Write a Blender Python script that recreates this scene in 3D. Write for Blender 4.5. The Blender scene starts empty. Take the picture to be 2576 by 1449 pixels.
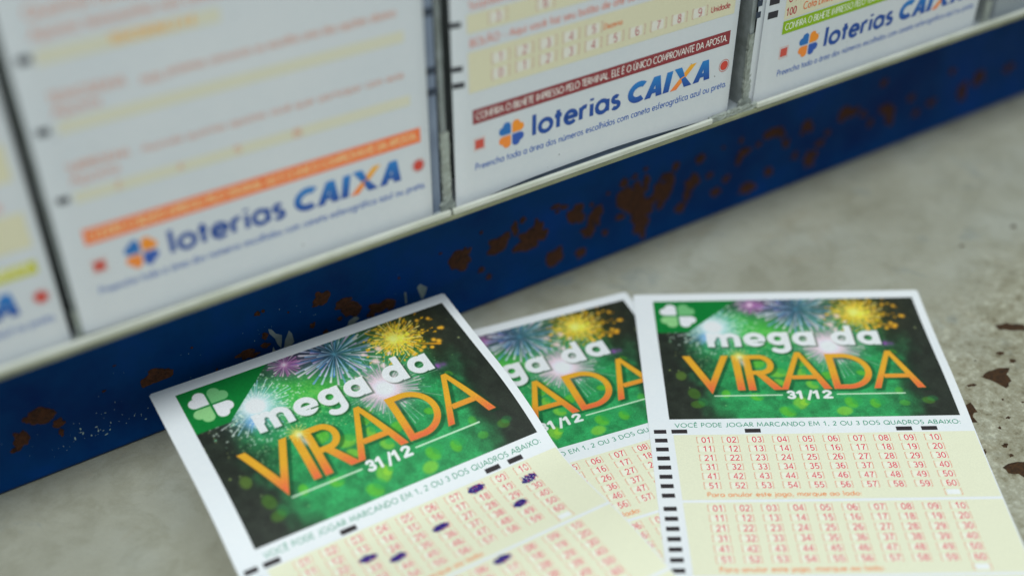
import bpy, bmesh, math, random
import numpy as np
from mathutils import Matrix, Vector

S = bpy.context.scene
COL = S.collection
MM = 0.001

# ---------------------------------------------------------------- camera
CAM_R = np.array([[0.8485992012, 0.3296494206, -0.4137760930],
                  [-0.5288656597, 0.5087397073, -0.6793268906],
                  [-0.0134353875, 0.7953082231, 0.6060563675]])
CAM_C = np.array([-52.4046670, -243.0959503, 218.6856195])
cd = bpy.data.cameras.new("camera")
cam = bpy.data.objects.new("camera", cd)
COL.objects.link(cam)
S.camera = cam
m = Matrix.Identity(4)
for i in range(3):
    for j in range(3):
        m[i][j] = CAM_R[i, j]
    m[i][3] = CAM_C[i] * MM
cam.matrix_world = m
cd.sensor_width = 36.0
cd.lens = 36.0 * 3100.09 / 2576.0
cd.clip_start = 0.01
cd.clip_end = 50.0
cd.dof.use_dof = True
cd.dof.focus_distance = 0.311
cd.dof.aperture_fstop = 4.2
cd.dof.aperture_blades = 7

# ---------------------------------------------------------------- light (an indoor counter under ceiling tubes)
W = bpy.data.worlds.new("World")
S.world = W
W.use_nodes = True
bg = W.node_tree.nodes["Background"]
bg.inputs[0].default_value = (0.80, 0.96, 1.08, 1)
bg.inputs[1].default_value = 0.31

def area(name, loc, aim, sx, sy, power, col):
    d = bpy.data.lights.new(name, 'AREA')
    d.shape = 'RECTANGLE'; d.size = sx; d.size_y = sy; d.energy = power; d.color = col
    o = bpy.data.objects.new(name, d); COL.objects.link(o)
    o.location = loc
    v = Vector(aim) - Vector(loc)
    o.rotation_euler = v.to_track_quat('-Z', 'Y').to_euler()
    return o
area("ceiling_tube_lamp", (-0.55, -0.72, 1.45), (0.05, 0, 0), 0.70, 0.20, 19.2, (0.93, 1.0, 1.0))
area("ceiling_tube_lamp", (0.55, -0.76, 1.65), (0.05, 0, 0), 1.2, 0.16, 7.2, (0.93, 1.0, 0.99))

S.view_settings.view_transform = 'Standard'
S.view_settings.look = 'None'
S.view_settings.exposure = 0.0
S.view_settings.gamma = 1.0
S.cycles.max_bounces = 8
S.cycles.transparent_max_bounces = 8
S.cycles.caustics_reflective = False
S.cycles.caustics_refractive = False

rng = np.random.default_rng(7)
random.seed(7)

# ---------------------------------------------------------------- helpers
def lin(c):
    c = np.asarray(c, float) / 255.0
    return np.where(c <= 0.04045, c / 12.92, ((c + 0.055) / 1.055) ** 2.4)
CARDP = (178, 189, 193)
def ink(r, g, b, paper=(205, 218, 226), top=0.83):
    """ink colour as an albedo, relative to the white paper it is printed on"""
    return np.clip(lin((r, g, b)) / lin(paper) * (0.66 if paper is CARDP else 0.83), 0.003, 0.9)

def nt(name):
    mt = bpy.data.materials.new(name); mt.use_nodes = True
    t = mt.node_tree
    return mt, t, t.nodes, t.links, t.nodes["Principled BSDF"]
def noise(N, L, scale, detail=5, rough=0.6, vec=None, dist=0.0):
    n = N.new("ShaderNodeTexNoise"); n.inputs["Scale"].default_value = scale
    n.inputs["Detail"].default_value = detail; n.inputs["Roughness"].default_value = rough
    n.inputs["Distortion"].default_value = dist
    if vec is not None: L.new(vec, n.inputs["Vector"])
    return n.outputs["Fac"]
def ramp(N, L, fac, stops, mode='LINEAR'):
    r = N.new("ShaderNodeValToRGB"); r.color_ramp.interpolation = mode
    e = r.color_ramp.elements
    while len(e) < len(stops): e.new(0.5)
    for k, (p, c) in enumerate(stops):
        e[k].position = p
        c = (c, c, c) if isinstance(c, (int, float)) else c
        e[k].color = (*c[:3], 1)
    L.new(fac, r.inputs[0]); return r.outputs[0]
def mix(N, L, fac, a, b, mode='MIX'):
    x = N.new("ShaderNodeMix"); x.data_type = 'RGBA'; x.blend_type = mode
    for k, v in ((0, fac), (6, a), (7, b)):
        if isinstance(v, (int, float)): x.inputs[k].default_value = v
        elif isinstance(v, (tuple, list, np.ndarray)): x.inputs[k].default_value = (*[float(q) for q in v[:3]], 1)
        else: L.new(v, x.inputs[k])
    return x.outputs[2]
def bump(N, L, h, strength, dist, B, prev=None):
    b = N.new("ShaderNodeBump"); b.inputs["Strength"].default_value = strength
    b.inputs["Distance"].default_value = dist
    L.new(h, b.inputs["Height"])
    if prev is not None: L.new(prev, b.inputs["Normal"])
    L.new(b.outputs[0], B.inputs["Normal"]); return b.outputs[0]
def coord(N): return N.new("ShaderNodeTexCoord").outputs["Object"]

# paper: white, slightly mottled
M_PAPER, t, N, L, B = nt("slip_paper")
c = coord(N)
col = ramp(N, L, noise(N, L, 900, 4, .6, c), [(0.3, (0.79, 0.81, 0.83)), (0.7, (0.85, 0.855, 0.86))])
col = mix(N, L, 0.5, col, ramp(N, L, noise(N, L, 40, 3, .5, c), [(0.35, (0.80, 0.82, 0.84)), (0.65, (0.85, 0.85, 0.85))]))
L.new(col, B.inputs["Base Color"]); B.inputs["Roughness"].default_value = 0.75
bump(N, L, noise(N, L, 2500, 2, .5, c), 0.25, 0.0001, B)

# rack slips: darker copy of the paper, their weaker light put into the colour
M_PAPER2, t, N, L, B = nt("dimmed_slip_paper")
c = coord(N)
col = ramp(N, L, noise(N, L, 700, 4, .6, c), [(0.3, (0.61, 0.64, 0.67)), (0.7, (0.66, 0.68, 0.70))])
col = mix(N, L, 0.5, col, ramp(N, L, noise(N, L, 30, 3, .5, c), [(0.35, (0.60, 0.635, 0.67)), (0.65, (0.67, 0.685, 0.70))]))
dirt = ramp(N, L, noise(N, L, 650, 3, .5, c), [(0.235, 0.45), (0.26, 1.0)])
L.new(mix(N, L, 1.0, col, dirt, 'MULTIPLY'), B.inputs["Base Color"]); B.inputs["Roughness"].default_value = 0.6
bump(N, L, noise(N, L, 2500, 2, .5, c), 0.2, 0.0001, B)

# print: colour comes from the printed artwork stored on the mesh
M_INK, t, N, L, B = nt("printed_ink")
a = N.new("ShaderNodeVertexColor"); a.layer_name = "print"
c = coord(N)
g = ramp(N, L, noise(N, L, 3500, 2, .7, c), [(0.3, 0.93), (0.7, 1.04)])
L.new(mix(N, L, 1.0, a.outputs[0], g, 'MULTIPLY'), B.inputs["Base Color"])
B.inputs["Roughness"].default_value = 0.6
bump(N, L, noise(N, L, 2500, 2, .5, c), 0.2, 0.0001, B)
# glossy coated card print used for the header picture
M_GLOSS, t, N, L, B = nt("coated_picture_print")
a = N.new("ShaderNodeVertexColor"); a.layer_name = "print"
g = ramp(N, L, noise(N, L, 4200, 2, .8, coord(N)), [(0.3, 0.80), (0.7, 1.1)])
L.new(mix(N, L, 1.0, a.outputs[0], g, 'MULTIPLY'), B.inputs["Base Color"])
B.inputs["Roughness"].default_value = 0.5
B.inputs["Specular IOR Level"].default_value = 0.35

# slips that stand behind: their shade is painted in as blue grey
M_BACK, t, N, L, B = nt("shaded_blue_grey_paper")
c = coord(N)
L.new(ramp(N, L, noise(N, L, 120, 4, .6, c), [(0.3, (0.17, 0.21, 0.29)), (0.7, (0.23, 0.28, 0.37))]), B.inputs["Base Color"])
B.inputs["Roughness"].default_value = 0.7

# counter: scuffed grey laminate with grime and grit, coarser to the right
M_COUNTER, t, N, L, B = nt("scuffed_grey_counter")
c = coord(N)
base = ramp(N, L, noise(N, L, 22, 6, .62, c), [(0.32, (0.330, 0.318, 0.245)), (0.5, (0.385, 0.378, 0.303)), (0.68, (0.420, 0.424, 0.360))])
stn = ramp(N, L, noise(N, L, 75, 8, .7, c, .6), [(0.40, (0.62, 0.60, 0.52)), (0.52, 1.0), (0.75, (1.08, 1.08, 1.08))])
base = mix(N, L, 0.32, base, stn, 'MULTIPLY')
blu = ramp(N, L, noise(N, L, 48, 6, .65, c, .8), [(0.60, 0.0), (0.70, 0.55)])
base = mix(N, L, blu, base, (0.235, 0.265, 0.255))
brn = ramp(N, L, noise(N, L, 33, 7, .7, c, 1.1), [(0.56, 0.0), (0.72, 0.5)])
base = mix(N, L, brn, base, (0.33, 0.285, 0.195))
grit = ramp(N, L, noise(N, L, 420, 5, .75, c), [(0.34, (0.34, 0.27, 0.15)), (0.42, (0.74, 0.68, 0.55)), (0.54, (0.95, 0.92, 0.84)), (0.62, (1.35, 1.33, 1.25)), (0.68, (1.6, 1.6, 1.55))])
sep = N.new("ShaderNodeSeparateXYZ"); L.new(c, sep.inputs[0])
# worn area: nearer the viewer and to the right
w1 = N.new("ShaderNodeMath"); w1.operation = 'MULTIPLY_ADD'; L.new(sep.outputs[1], w1.inputs[0]); w1.inputs[1].default_value = -16.0; w1.inputs[2].default_value = -1.35
w2 = N.new("ShaderNodeMath"); w2.operation = 'MULTIPLY_ADD'; L.new(sep.outputs[0], w2.inputs[0]); w2.inputs[1].default_value = 2.2; L.new(w1.outputs[0], w2.inputs[2])
nz = noise(N, L, 35, 4, .6, c)
w3 = N.new("ShaderNodeMath"); w3.operation = 'ADD'; L.new(w2.outputs[0], w3.inputs[0]); L.new(nz, w3.inputs[1])
worn = ramp(N, L, w3.outputs[0], [(0.55, 0.05), (1.2, 0.8)])
base = mix(N, L, worn, base, mix(N, L, 1.0, base, grit, 'MULTIPLY'))
L.new(base, B.inputs["Base Color"])
L.new(ramp(N, L, noise(N, L, 90, 4, .6, c), [(0.3, 0.38), (0.7, 0.62)]), B.inputs["Roughness"])
b1 = bump(N, L, noise(N, L, 500, 5, .75, c), 0.3, 0.0006, B)
bump(N, L, noise(N, L, 60, 3, .5, c), 0.25, 0.002, B, b1)

# cabinet paint: glossy deep blue enamel
M_BLUE, t, N, L, B = nt("blue_enamel")
c = coord(N)
L.new(ramp(N, L, noise(N, L, 30, 5, .6, c), [(0.3, (0.0002, 0.020, 0.13)), (0.5, (0.0003, 0.046, 0.19)), (0.7, (0.0003, 0.050, 0.27))]), B.inputs["Base Color"])
L.new(ramp(N, L, noise(N, L, 150, 4, .6, c), [(0.3, 0.38), (0.7, 0.55)]), B.inputs["Roughness"])
B.inputs["Specular IOR Level"].default_value = 0.07
bump(N, L, noise(N, L, 260, 3, .6, c), 0.2, 0.0004, B)

def rusty(name, dark, light):
    mt, t, N, L, B = nt(name)
    c = coord(N)
    L.new(ramp(N, L, noise(N, L, 900, 5, .75, c), [(0.3, dark), (0.55, tuple(0.5 * (p + q) for p, q in zip(dark, light))), (0.78, light)]), B.inputs["Base Color"])
    B.inputs["Roughness"].default_value = 0.95
    bump(N, L, noise(N, L, 1100, 5, .8, c), 0.9, 0.0006, B)
    return mt
M_RUST = rusty("flaking_rust", (0.016, 0.008, 0.005), (0.200, 0.058, 0.018))
M_RUST2 = rusty("dark_rust_chip", (0.014, 0.008, 0.003), (0.120, 0.048, 0.010))

def plain(name, c1, c2, rough, scale=300, trans=0.0, ior=1.45, bmp=0.0, alpha=1.0):
    mt, t, N, L, B = nt(name)
    c = coord(N)
    L.new(ramp(N, L, noise(N, L, scale, 4, .6, c), [(0.32, c1), (0.68, c2)]), B.inputs["Base Color"])
    B.inputs["Roughness"].default_value = rough
    B.inputs["Transmission Weight"].default_value = trans
    B.inputs["IOR"].default_value = ior
    B.inputs["Alpha"].default_value = alpha
    if bmp: bump(N, L, noise(N, L, scale * 1.5, 5, .7, c), bmp, 0.0008, B)
    return mt
M_CHIP = plain("bare_pale_primer", (0.20, 0.25, 0.27), (0.34, 0.38, 0.38), 0.7)
M_SPECK = plain("paint_speck", (0.28, 0.42, 0.44), (0.45, 0.58, 0.52), 0.6)
M_LEDGE = plain("yellowed_acrylic_ledge", (0.62, 0.64, 0.53), (0.76, 0.77, 0.69), 0.22, 90, trans=0.22, bmp=0.15)
M_LEDGE2 = plain("yellowed_acrylic_edge", (0.16, 0.17, 0.10), (0.26, 0.27, 0.17), 0.35, 120)
M_GLUE = plain("grey_glue_residue", (0.22, 0.24, 0.21), (0.36, 0.39, 0.35), 0.35, 260, bmp=.5)
M_RIB = plain("grubby_clear_acrylic", (0.36, 0.40, 0.38), (0.62, 0.68, 0.68), 0.25, 180, trans=0.55, bmp=0.25)
M_PANEL = plain("grey_back_panel", (0.15, 0.17, 0.165), (0.22, 0.245, 0.24), 0.45, 50)
M_POCKET = plain("grey_pocket_floor", (0.28, 0.31, 0.33), (0.38, 0.42, 0.44), 0.45, 50)

# ---------------------------------------------------------------- object helpers
def mesh_obj(name, V, F, mat, parent=None, colors=None, smooth=False):
    me = bpy.data.meshes.new(name)
    V = np.asarray(V, float) * MM
    me.from_pydata([tuple(v) for v in V], [], F)
    if colors is not None:
        at = me.color_attributes.new("print", 'FLOAT_COLOR', 'POINT')
        cc = np.ones((len(V), 4), np.float32); cc[:, :3] = colors
        at.data.foreach_set("color", cc.ravel())
    if smooth: me.polygons.foreach_set("use_smooth", [True] * len(me.polygons))
    me.materials.append(mat); me.update()
    o = bpy.data.objects.new(name, me); COL.objects.link(o)
    if parent is not None:
        o.parent = parent
        o.matrix_parent_inverse = Matrix.Translation(-Vector(parent.location))
    return o
def grid_mesh(name, P3, mat, parent, colors=None, smooth=True):
    """P3: (nv, nu, 3) array, fast path"""
    nv, nu, _ = P3.shape
    me = bpy.data.meshes.new(name)
    nf = (nv - 1) * (nu - 1)
    me.vertices.add(nv * nu); me.vertices.foreach_set("co", (P3 * MM).astype(np.float32).ravel())
    idx = np.arange(nv * nu).reshape(nv, nu)
    q = np.stack([idx[1:, :-1], idx[1:, 1:], idx[:-1, 1:], idx[:-1, :-1]], -1).reshape(-1, 4)
    me.loops.add(nf * 4); me.loops.foreach_set("vertex_index", q.ravel().astype(np.int32))
    me.polygons.add(nf)
    me.polygons.foreach_set("loop_start", np.arange(0, nf * 4, 4, dtype=np.int32))
    me.polygons.foreach_set("loop_total", np.full(nf, 4, np.int32))
    if smooth: me.polygons.foreach_set("use_smooth", np.ones(nf, bool))
    me.update(calc_edges=True)
    if colors is not None:
        at = me.color_attributes.new("print", 'FLOAT_COLOR', 'POINT')
        cc = np.ones((nv * nu, 4), np.float32); cc[:, :3] = colors.reshape(-1, 3)
        at.data.foreach_set("color", cc.ravel())
    me.materials.append(mat)
    o = bpy.data.objects.new(name, me); COL.objects.link(o)
    o.parent = parent
    o.matrix_parent_inverse = Matrix.Translation(-Vector(parent.location))
    return o
def empty(name, loc, label, cat, group=None):
    o = bpy.data.objects.new(name, None); COL.objects.link(o)
    o.location = Vector(loc) * MM
    o.empty_display_size = 0.02
    o["label"] = label; o["category"] = cat
    if group: o["group"] = group
    return o
def box(x0, x1, y0, y1, z0, z1):
    V = [(x, y, z) for x in (x0, x1) for y in (y0, y1) for z in (z0, z1)]
    F = [(0, 1, 3, 2), (4, 6, 7, 5), (0, 4, 5, 1), (2, 3, 7, 6), (0, 2, 6, 4), (1, 5, 7, 3)]
    return V, F
def box_obj(name, b, mat, parent=None, bev=0.0):
    V, F = box(*b)
    o = mesh_obj(name, V, F, mat, parent)
    if bev:
        md = o.modifiers.new("bevel", 'BEVEL'); md.width = bev * MM; md.segments = 3
    return o

# ---------------------------------------------------------------- stroke lettering
def arc(cx, cy, rx, ry, a0, a1, n=None):
    n = n or max(3, int(abs(a1 - a0) / 20) + 1)
    return [(cx + rx * math.cos(math.radians(a0 + (a1 - a0) * k / n)), cy + ry * math.sin(math.radians(a0 + (a1 - a0) * k / n))) for k in range(n + 1)]
O_ = lambda cx, cy, rx, ry: arc(cx, cy, rx, ry, 0, 360, 18)
G = {
 'A': (.86, [[(.02, 0), (.43, 1)], [(.84, 0), (.43, 1)], [(.17, .33), (.69, .33)]]),
 'B': (.62, [[(.08, 0), (.08, 1)], [(.08, 1), (.3, 1)] + arc(.3, .76, .2, .24, 90, -90) + [(.08, .52)], [(.3, .52)] + arc(.33, .26, .23, .26, 90, -90) + [(.08, 0)]]),
 'C': (.86, [arc(.5, .5, .44, .5, 48, 312)]),
 'D': (.78, [[(.08, 0), (.08, 1)], [(.08, 1), (.25, 1)] + arc(.25, .5, .45, .5, 90, -90) + [(.08, 0)]]),
 'E': (.58, [[(.52, 1), (.08, 1), (.08, 0), (.52, 0)], [(.08, .52), (.48, .52)]]),
 'F': (.54, [[(.5, 1), (.08, 1), (.08, 0)], [(.08, .52), (.46, .52)]]),
 'G': (1.0, [arc(.5, .5, .44, .5, 45, 350) + [(.93, .47), (.58, .47)]]),
 'H': (.76, [[(.08, 0), (.08, 1)], [(.68, 0), (.68, 1)], [(.08, .52), (.68, .52)]]),
 'I': (.22, [[(.11, 0), (.11, 1)]]),
 'J': (.42, [arc(.1, .16, .22, .18, 250, 360) + [(.32, 1)]]),
 'L': (.48, [[(.08, 1), (.08, 0), (.45, 0)]]),
 'M': (.98, [[(.06, 0), (.17, 1), (.49, .18), (.81, 1), (.92, 0)]]),
 'N': (.84, [[(.08, 0), (.08, 1), (.76, 0), (.76, 1)]]),
 'O': (1.02, [O_(.51, .5, .44, .5)]),
 'P': (.58, [[(.08, 0), (.08, 1)], [(.08, 1), (.28, 1)] + arc(.28, .74, .22, .26, 90, -90) + [(.08, .48)]]),
 'Q': (1.02, [O_(.51, .5, .44, .5), [(.58, .3), (.95, -.06)]]),
 'R': (.62, [[(.08, 0), (.08, 1)], [(.08, 1), (.28, 1)] + arc(.28, .74, .22, .26, 90, -90) + [(.08, .48)], [(.24, .46), (.58, 0)]]),
 'S': (.6, [arc(.29, .76, .2, .24, 40, 250) + arc(.3, .26, .22, .26, 75, -145)]),
 'T': (.56, [[(.02, 1), (.54, 1)], [(.28, 0), (.28, 1)]]),
 'U': (.74, [[(.08, 1), (.08, .3)] + arc(.37, .3, .29, .3, 180, 360) + [(.66, 1)]]),
 'V': (.78, [[(.03, 1), (.39, 0), (.75, 1)]]),
 'X': (.72, [[(.05, 0), (.67, 1)], [(.05, 1), (.67, 0)]]),
 'a': (.66, [O_(.31, .32, .26, .31), [(.57, .64), (.57, 0)]]),
 'b': (.66, [[(.09, 1.05), (.09, 0)], O_(.35, .32, .26, .31)]),
 'c': (.54, [arc(.33, .32, .26, .31, 50, 310)]),
 'd': (.66, [O_(.31, .32, .26, .31), [(.57, 1.05), (.57, 0)]]),
 'e': (.62, [[(.08, .33), (.56, .33)] + arc(.32, .32, .25, .31, 5, 318)]),
 'f': (.34, [[(.14, 0), (.14, .85)] + arc(.28, .85, .14, .2, 180, 90), [(0, .6), (.3, .6)]]),
 'g': (.66, [O_(.31, .32, .26, .31), [(.57, .64), (.57, -.05)] + arc(.32, -.05, .25, .25, 0, -140)]),
 'h': (.6, [[(.09, 1.05), (.09, 0)], [(.09, .3)] + arc(.3, .4, .21, .23, 160, 0) + [(.51, 0)]]),
 'i': (.22, [[(.11, 0), (.11, .64)], [(.11, .82), (.11, .93)]]),
 'j': (.22, [[(.13, .64), (.13, -.2)] + arc(.0, -.2, .13, .12, 0, -90), [(.13, .82), (.13, .93)]]),
 'l': (.22, [[(.11, 0), (.11, 1.05)]]),
 'm': (.9, [[(.09, .64), (.09, 0)], [(.09, .3)] + arc(.27, .42, .18, .21, 160, 0) + [(.45, 0)], [(.45, .3)] + arc(.63, .42, .18, .21, 160, 0) + [(.81, 0)]]),
 'n': (.6, [[(.09, .64), (.09, 0)], [(.09, .3)] + arc(.3, .4, .21, .23, 160, 0) + [(.51, 0)]]),
 'o': (.66, [O_(.33, .32, .27, .31)]),
 'p': (.66, [[(.09, .64), (.09, -.32)], O_(.35, .32, .26, .31)]),
 'q': (.66, [O_(.31, .32, .26, .31), [(.57, .64), (.57, -.32)]]),
 'r': (.4, [[(.09, .64), (.09, 0)], [(.09, .32)] + arc(.28, .4, .19, .22, 160, 65)]),
 's': (.44, [arc(.22, .48, .14, .15, 40, 250) + arc(.22, .16, .16, .16, 75, -145)]),
 't': (.34, [[(.16, .9), (.16, 0)], [(.0, .62), (.32, .62)]]),
 'u': (.6, [[(.09, .64), (.09, .24)] + arc(.3, .24, .21, .23, 180, 340), [(.51, .64), (.51, 0)]]),
 'v': (.5, [[(.03, .64), (.25, 0), (.47, .64)]]),
 'x': (.5, [[(.04, 0), (.46, .64)], [(.04, .64), (.46, 0)]]),
 'z': (.48, [[(.05, .62), (.42, .62), (.05, .02), (.44, .02)]]),
 '0': (.62, [O_(.31, .5, .24, .47)]),
 '1': (.62, [[(.12, .76), (.36, .97), (.36, 0)]]),
 '2': (.62, [arc(.31, .72, .22, .25, 165, -30) + [(.08, .03), (.56, .03)]]),
 '3': (.62, [arc(.3, .74, .2, .23, 150, -90), arc(.3, .27, .23, .24, 90, -150)]),
 '4': (.62, [[(.44, 0), (.44, .97), (.06, .28), (.58, .28)]]),
 '5': (.62, [[(.52, .95), (.17, .95), (.12, .5)] + arc(.3, .31, .23, .28, 120, -145)]),
 '6': (.62, [arc(.33, .62, .24, .35, 60, 180) + [(.09, .34)], O_(.32, .31, .22, .28)]),
 '7': (.62, [[(.07, .95), (.55, .95)] + [(.33, .5), (.25, 0)]]),
 '8': (.62, [O_(.31, .74, .19, .22), O_(.31, .27, .23, .25)]),
 '9': (.62, [O_(.3, .67, .22, .28), [(.52, .64)] + arc(.28, .36, .24, .34, 0, -120)]),
 '.': (.24, [[(.1, 0), (.1, .13)]]), ',': (.24, [[(.13, .13), (.06, -.16)]]), ':': (.24, [[(.1, 0), (.1, .13)], [(.1, .48), (.1, .61)]]),
 '/': (.46, [[(.03, -.1), (.42, 1.05)]]), '-': (.4, [[(.06, .36), (.34, .36)]]),
 '[': (.2, [[(.15, 1.05), (.04, 1.05), (.04, -.05), (.15, -.05)]]), ']': (.2, [[(.05, 1.05), (.16, 1.05), (.16, -.05), (.05, -.05)]]),
 ' ': (.34, []),
}
ACC = {'acute': [[(-.06, .0), (.08, .14)]], 'circ': [[(-.12, 0), (0, .13), (.12, 0)]], 'tilde': [[(-.14, .02), (-.06, .1), (.05, .03), (.14, .1)]], 'ced': [[(.02, -.02), (.05, -.14), (-.06, -.2)]]}
def addacc(ch, base, acc, y):
    adv, st = G[base]
    cx = adv / 2
    G[ch] = (adv, st + [[(cx + x, y + yy) for x, yy in s] for s in ACC[acc]])
addacc('É', 'E', 'acute', 1.1); addacc('Ê', 'E', 'circ', 1.1); addacc('Ú', 'U', 'acute', 1.1); addacc('Ã', 'A', 'tilde', 1.1)
addacc('ó', 'o', 'acute', .76); addacc('õ', 'o', 'tilde', .76); addacc('á', 'a', 'acute', .76); addacc('ú', 'u', 'acute', .76); addacc('ã', 'a', 'tilde', .76); addacc('ê', 'e', 'circ', .76); addacc('é', 'e', 'acute', .76); addacc('ç', 'c', 'ced', .0)

class Print:
    """collects flat printed shapes in slip coordinates (u right, v DOWN for slips / UP for rack slips)"""
    def __init__(s): s.V = []; s.F = []; s.C = []; s.lv = []
    def quad(s, pts, col, level=0):
        n = len(s.V); s.V += [tuple(p) for p in pts]; s.F.append(tuple(range(n, n + len(pts))))
        col = np.asarray(col, float)
        for k in range(len(pts)):
            s.C.append(col if col.ndim == 1 else col[k]); s.lv.append(level)
    def rect(s, u0, v0, u1, v1, col, level=0):
        n = max(1, int(math.ceil((u1 - u0) / (2.0 if u1 - u0 > 8 else .6)))) if s.bend else 1
        if s.bend and u1 - u0 > 8:
            cuts = sorted(set([u0, u1] + [x for x in list(np.arange(-5, -.9, .6)) + [-1.2, 74.0, 74.6, 75.2, 76, 76.6] + list(np.arange(2, 74, 6.)) if u0 < x < u1]))
        else: cuts = [u0 + (u1 - u0) * i / n for i in range(n + 1)]
        for a, b in zip(cuts[:-1], cuts[1:]): s.quad([(a, v0), (b, v0), (b, v1), (a, v1)], col, level)
    bend = False
    def stroke(s, pts, w, col, level=0):
        P = [np.array(p, float) for p in pts]
        Q = [P[0]]
        for q in P[1:]:
            if np.hypot(*(q - Q[-1])) > 1e-6: Q.append(q)
        P = Q
        if len(P) < 2: return
        closed = np.hypot(*(P[0] - P[-1])) < 1e-5 and len(P) > 3
        if closed: P = P[:-1]
        n = len(P); A = []; Bq = []
        for i in range(n):
            pr = P[i - 1] if (i > 0 or closed) else None
            nx = P[(i + 1) % n] if (i < n - 1 or closed) else None
            d1 = (P[i] - pr) / np.hypot(*(P[i] - pr)) if pr is not None else None
            d2 = (nx - P[i]) / np.hypot(*(nx - P[i])) if nx is not None else None
            if d1 is None: d1 = d2
            if d2 is None: d2 = d1
            n1 = np.array([-d1[1], d1[0]]); n2 = np.array([-d2[1], d2[0]])
            mt = n1 + n2; l = np.hypot(*mt)
            mt = mt / l if l > 1e-3 else n1
            k = 1 / max(0.38, float(mt @ n1))
            A.append(P[i] + mt * w / 2 * k); Bq.append(P[i] - mt * w / 2 * k)
        base = len(s.V)
        for a, b in zip(A, Bq):
            s.V += [tuple(a), tuple(b)]; s.C += [np.asarray(col, float)] * 2; s.lv += [level] * 2
        for i in range(n if closed else n - 1):
            j = (i + 1) % n
            s.F.append((base + 2 * i, base + 2 * i + 1, base + 2 * j + 1, base + 2 * j))
    def text(s, txt, u, v, h, w, col, width=None, down=True, track=0.06, level=1, align='l', slant=0.0, sw=None):
        """u,v = left end of the baseline, h cap height; width: total length to fit"""
        tot = sum(G[c][0] + track for c in txt) - track
        sx = (width / tot) if width else h
        if align == 'c': u = u - tot * sx / 2
        x = 0
        for c in txt:
            adv, st = G[c]
            for k, so in enumerate(st):
                pts = [(u + (x + px + slant * py) * sx, v - py * h if down else v + py * h) for px, py in so]
                s.stroke(pts, w, col, level + k)
            x += adv + track
    def build(s, name, fmap, mat, parent, off=0.05):
        if not s.V: return None
        uv = np.array(s.V, float); lv = np.array(s.lv, float)
        P3 = fmap(uv[:, 0], uv[:, 1], off + lv * 0.012)
        # make every face look outwards
        F = []
        for f in s.F:
            a, b, c = (P3[f[0]], P3[f[1]], P3[f[2]])
            nn = np.cross(b - a, c - a)
            if len(f) > 3 and np.linalg.norm(nn) < 1e-9: nn = np.cross(P3[f[2]] - a, P3[f[3]] - a)
            F.append(f if nn @ (CAM_C - a) > 0 else tuple(reversed(f)))
        return mesh_obj(name, P3, F, mat, parent, np.array(s.C))

# ---------------------------------------------------------------- betting-slip surfaces
KN = np.array([0, 25, 50, 62, 75, 100.])
def rot(rx, ry, rz):
    cx, sx, cy, sy, cz, sz = math.cos(rx), math.sin(rx), math.cos(ry), math.sin(ry), math.cos(rz), math.sin(rz)
    X = np.array([[1, 0, 0], [0, cx, -sx], [0, sx, cx]]); Y = np.array([[cy, 0, sy], [0, 1, 0], [-sy, 0, cy]]); Z = np.array([[cz, -sz, 0], [sz, cz, 0], [0, 0, 1]])
    return Z @ Y @ X
TABLE_Z = -1.3
def slip_surface(o, r, phi, zmin):
    vs = np.arange(-8, 185, 0.5); ang = np.interp(vs, KN, phi)
    dy = np.cos(ang) * 0.5; dz = np.sin(ang) * 0.5
    Y = np.concatenate([[0], np.cumsum((dy[1:] + dy[:-1]) / 2)]); Z = np.concatenate([[0], np.cumsum((dz[1:] + dz[:-1]) / 2)])
    i0 = np.argmin(abs(vs)); Y -= Y[i0]; Z -= Z[i0]
    R = rot(*r); o = np.array(o, float)
    def f(u, v, off=0.0):
        u = np.asarray(u, float); v = np.asarray(v, float)
        y = np.interp(v, vs, Y); z = np.interp(v, vs, Z); a = np.interp(v, KN, phi)
        P = np.stack([u, -y, -z], -1)
        n = np.stack([np.zeros_like(a), -np.sin(a), np.cos(a)], -1)
        Q = o + (P + n * np.asarray(off)[..., None]) @ R.T
        offz = np.broadcast_to(np.asarray(off, float), Q[..., 2].shape)
        soft = Q[..., 2] - offz - zmin
        s = 0.25
        lift = np.where(soft > 6 * s, soft, s * np.log1p(np.exp(np.clip(soft / s, -40, 40))))
        Q[..., 2] = zmin + lift + offz
        return Q
    return f
SURF = {
 'left': slip_surface([-6.449, -9.0552, 16.8961], (0.1273, 0.0357, -0.0029), [0.0108, -0.0108, 0.2405, -0.1604, -0.2533, -0.0078], TABLE_Z + 0.5),
 'right': slip_surface([127.8687, -25.0519, -0.5788], (0.0084, -0.0132, -0.5616), [0.0337, -0.0416, 0.0319, 0.0062, -0.0185, -0.0263], TABLE_Z + 0.42),
 'middle': slip_surface([48.75, -5.08, -1.1], (0, 0, -0.1907), [0, 0, 0, 0, 0, 0], TABLE_Z + 0.0),
}
HW, HH = 74.28, 49.0
ROW = [53.38 + 3.12 * i + (1.13 if i >= 8 else 0) for i in range(15)]
ROWS = ROW + [ROW[1] + 2 * 22.97 + 3.12 * k for k in range(7)] + [ROW[1] + 3 * 22.97 + 3.12 * k for k in range(3)]
COLX = [8.28 + 6.35 * i for i in range(10)]

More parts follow.
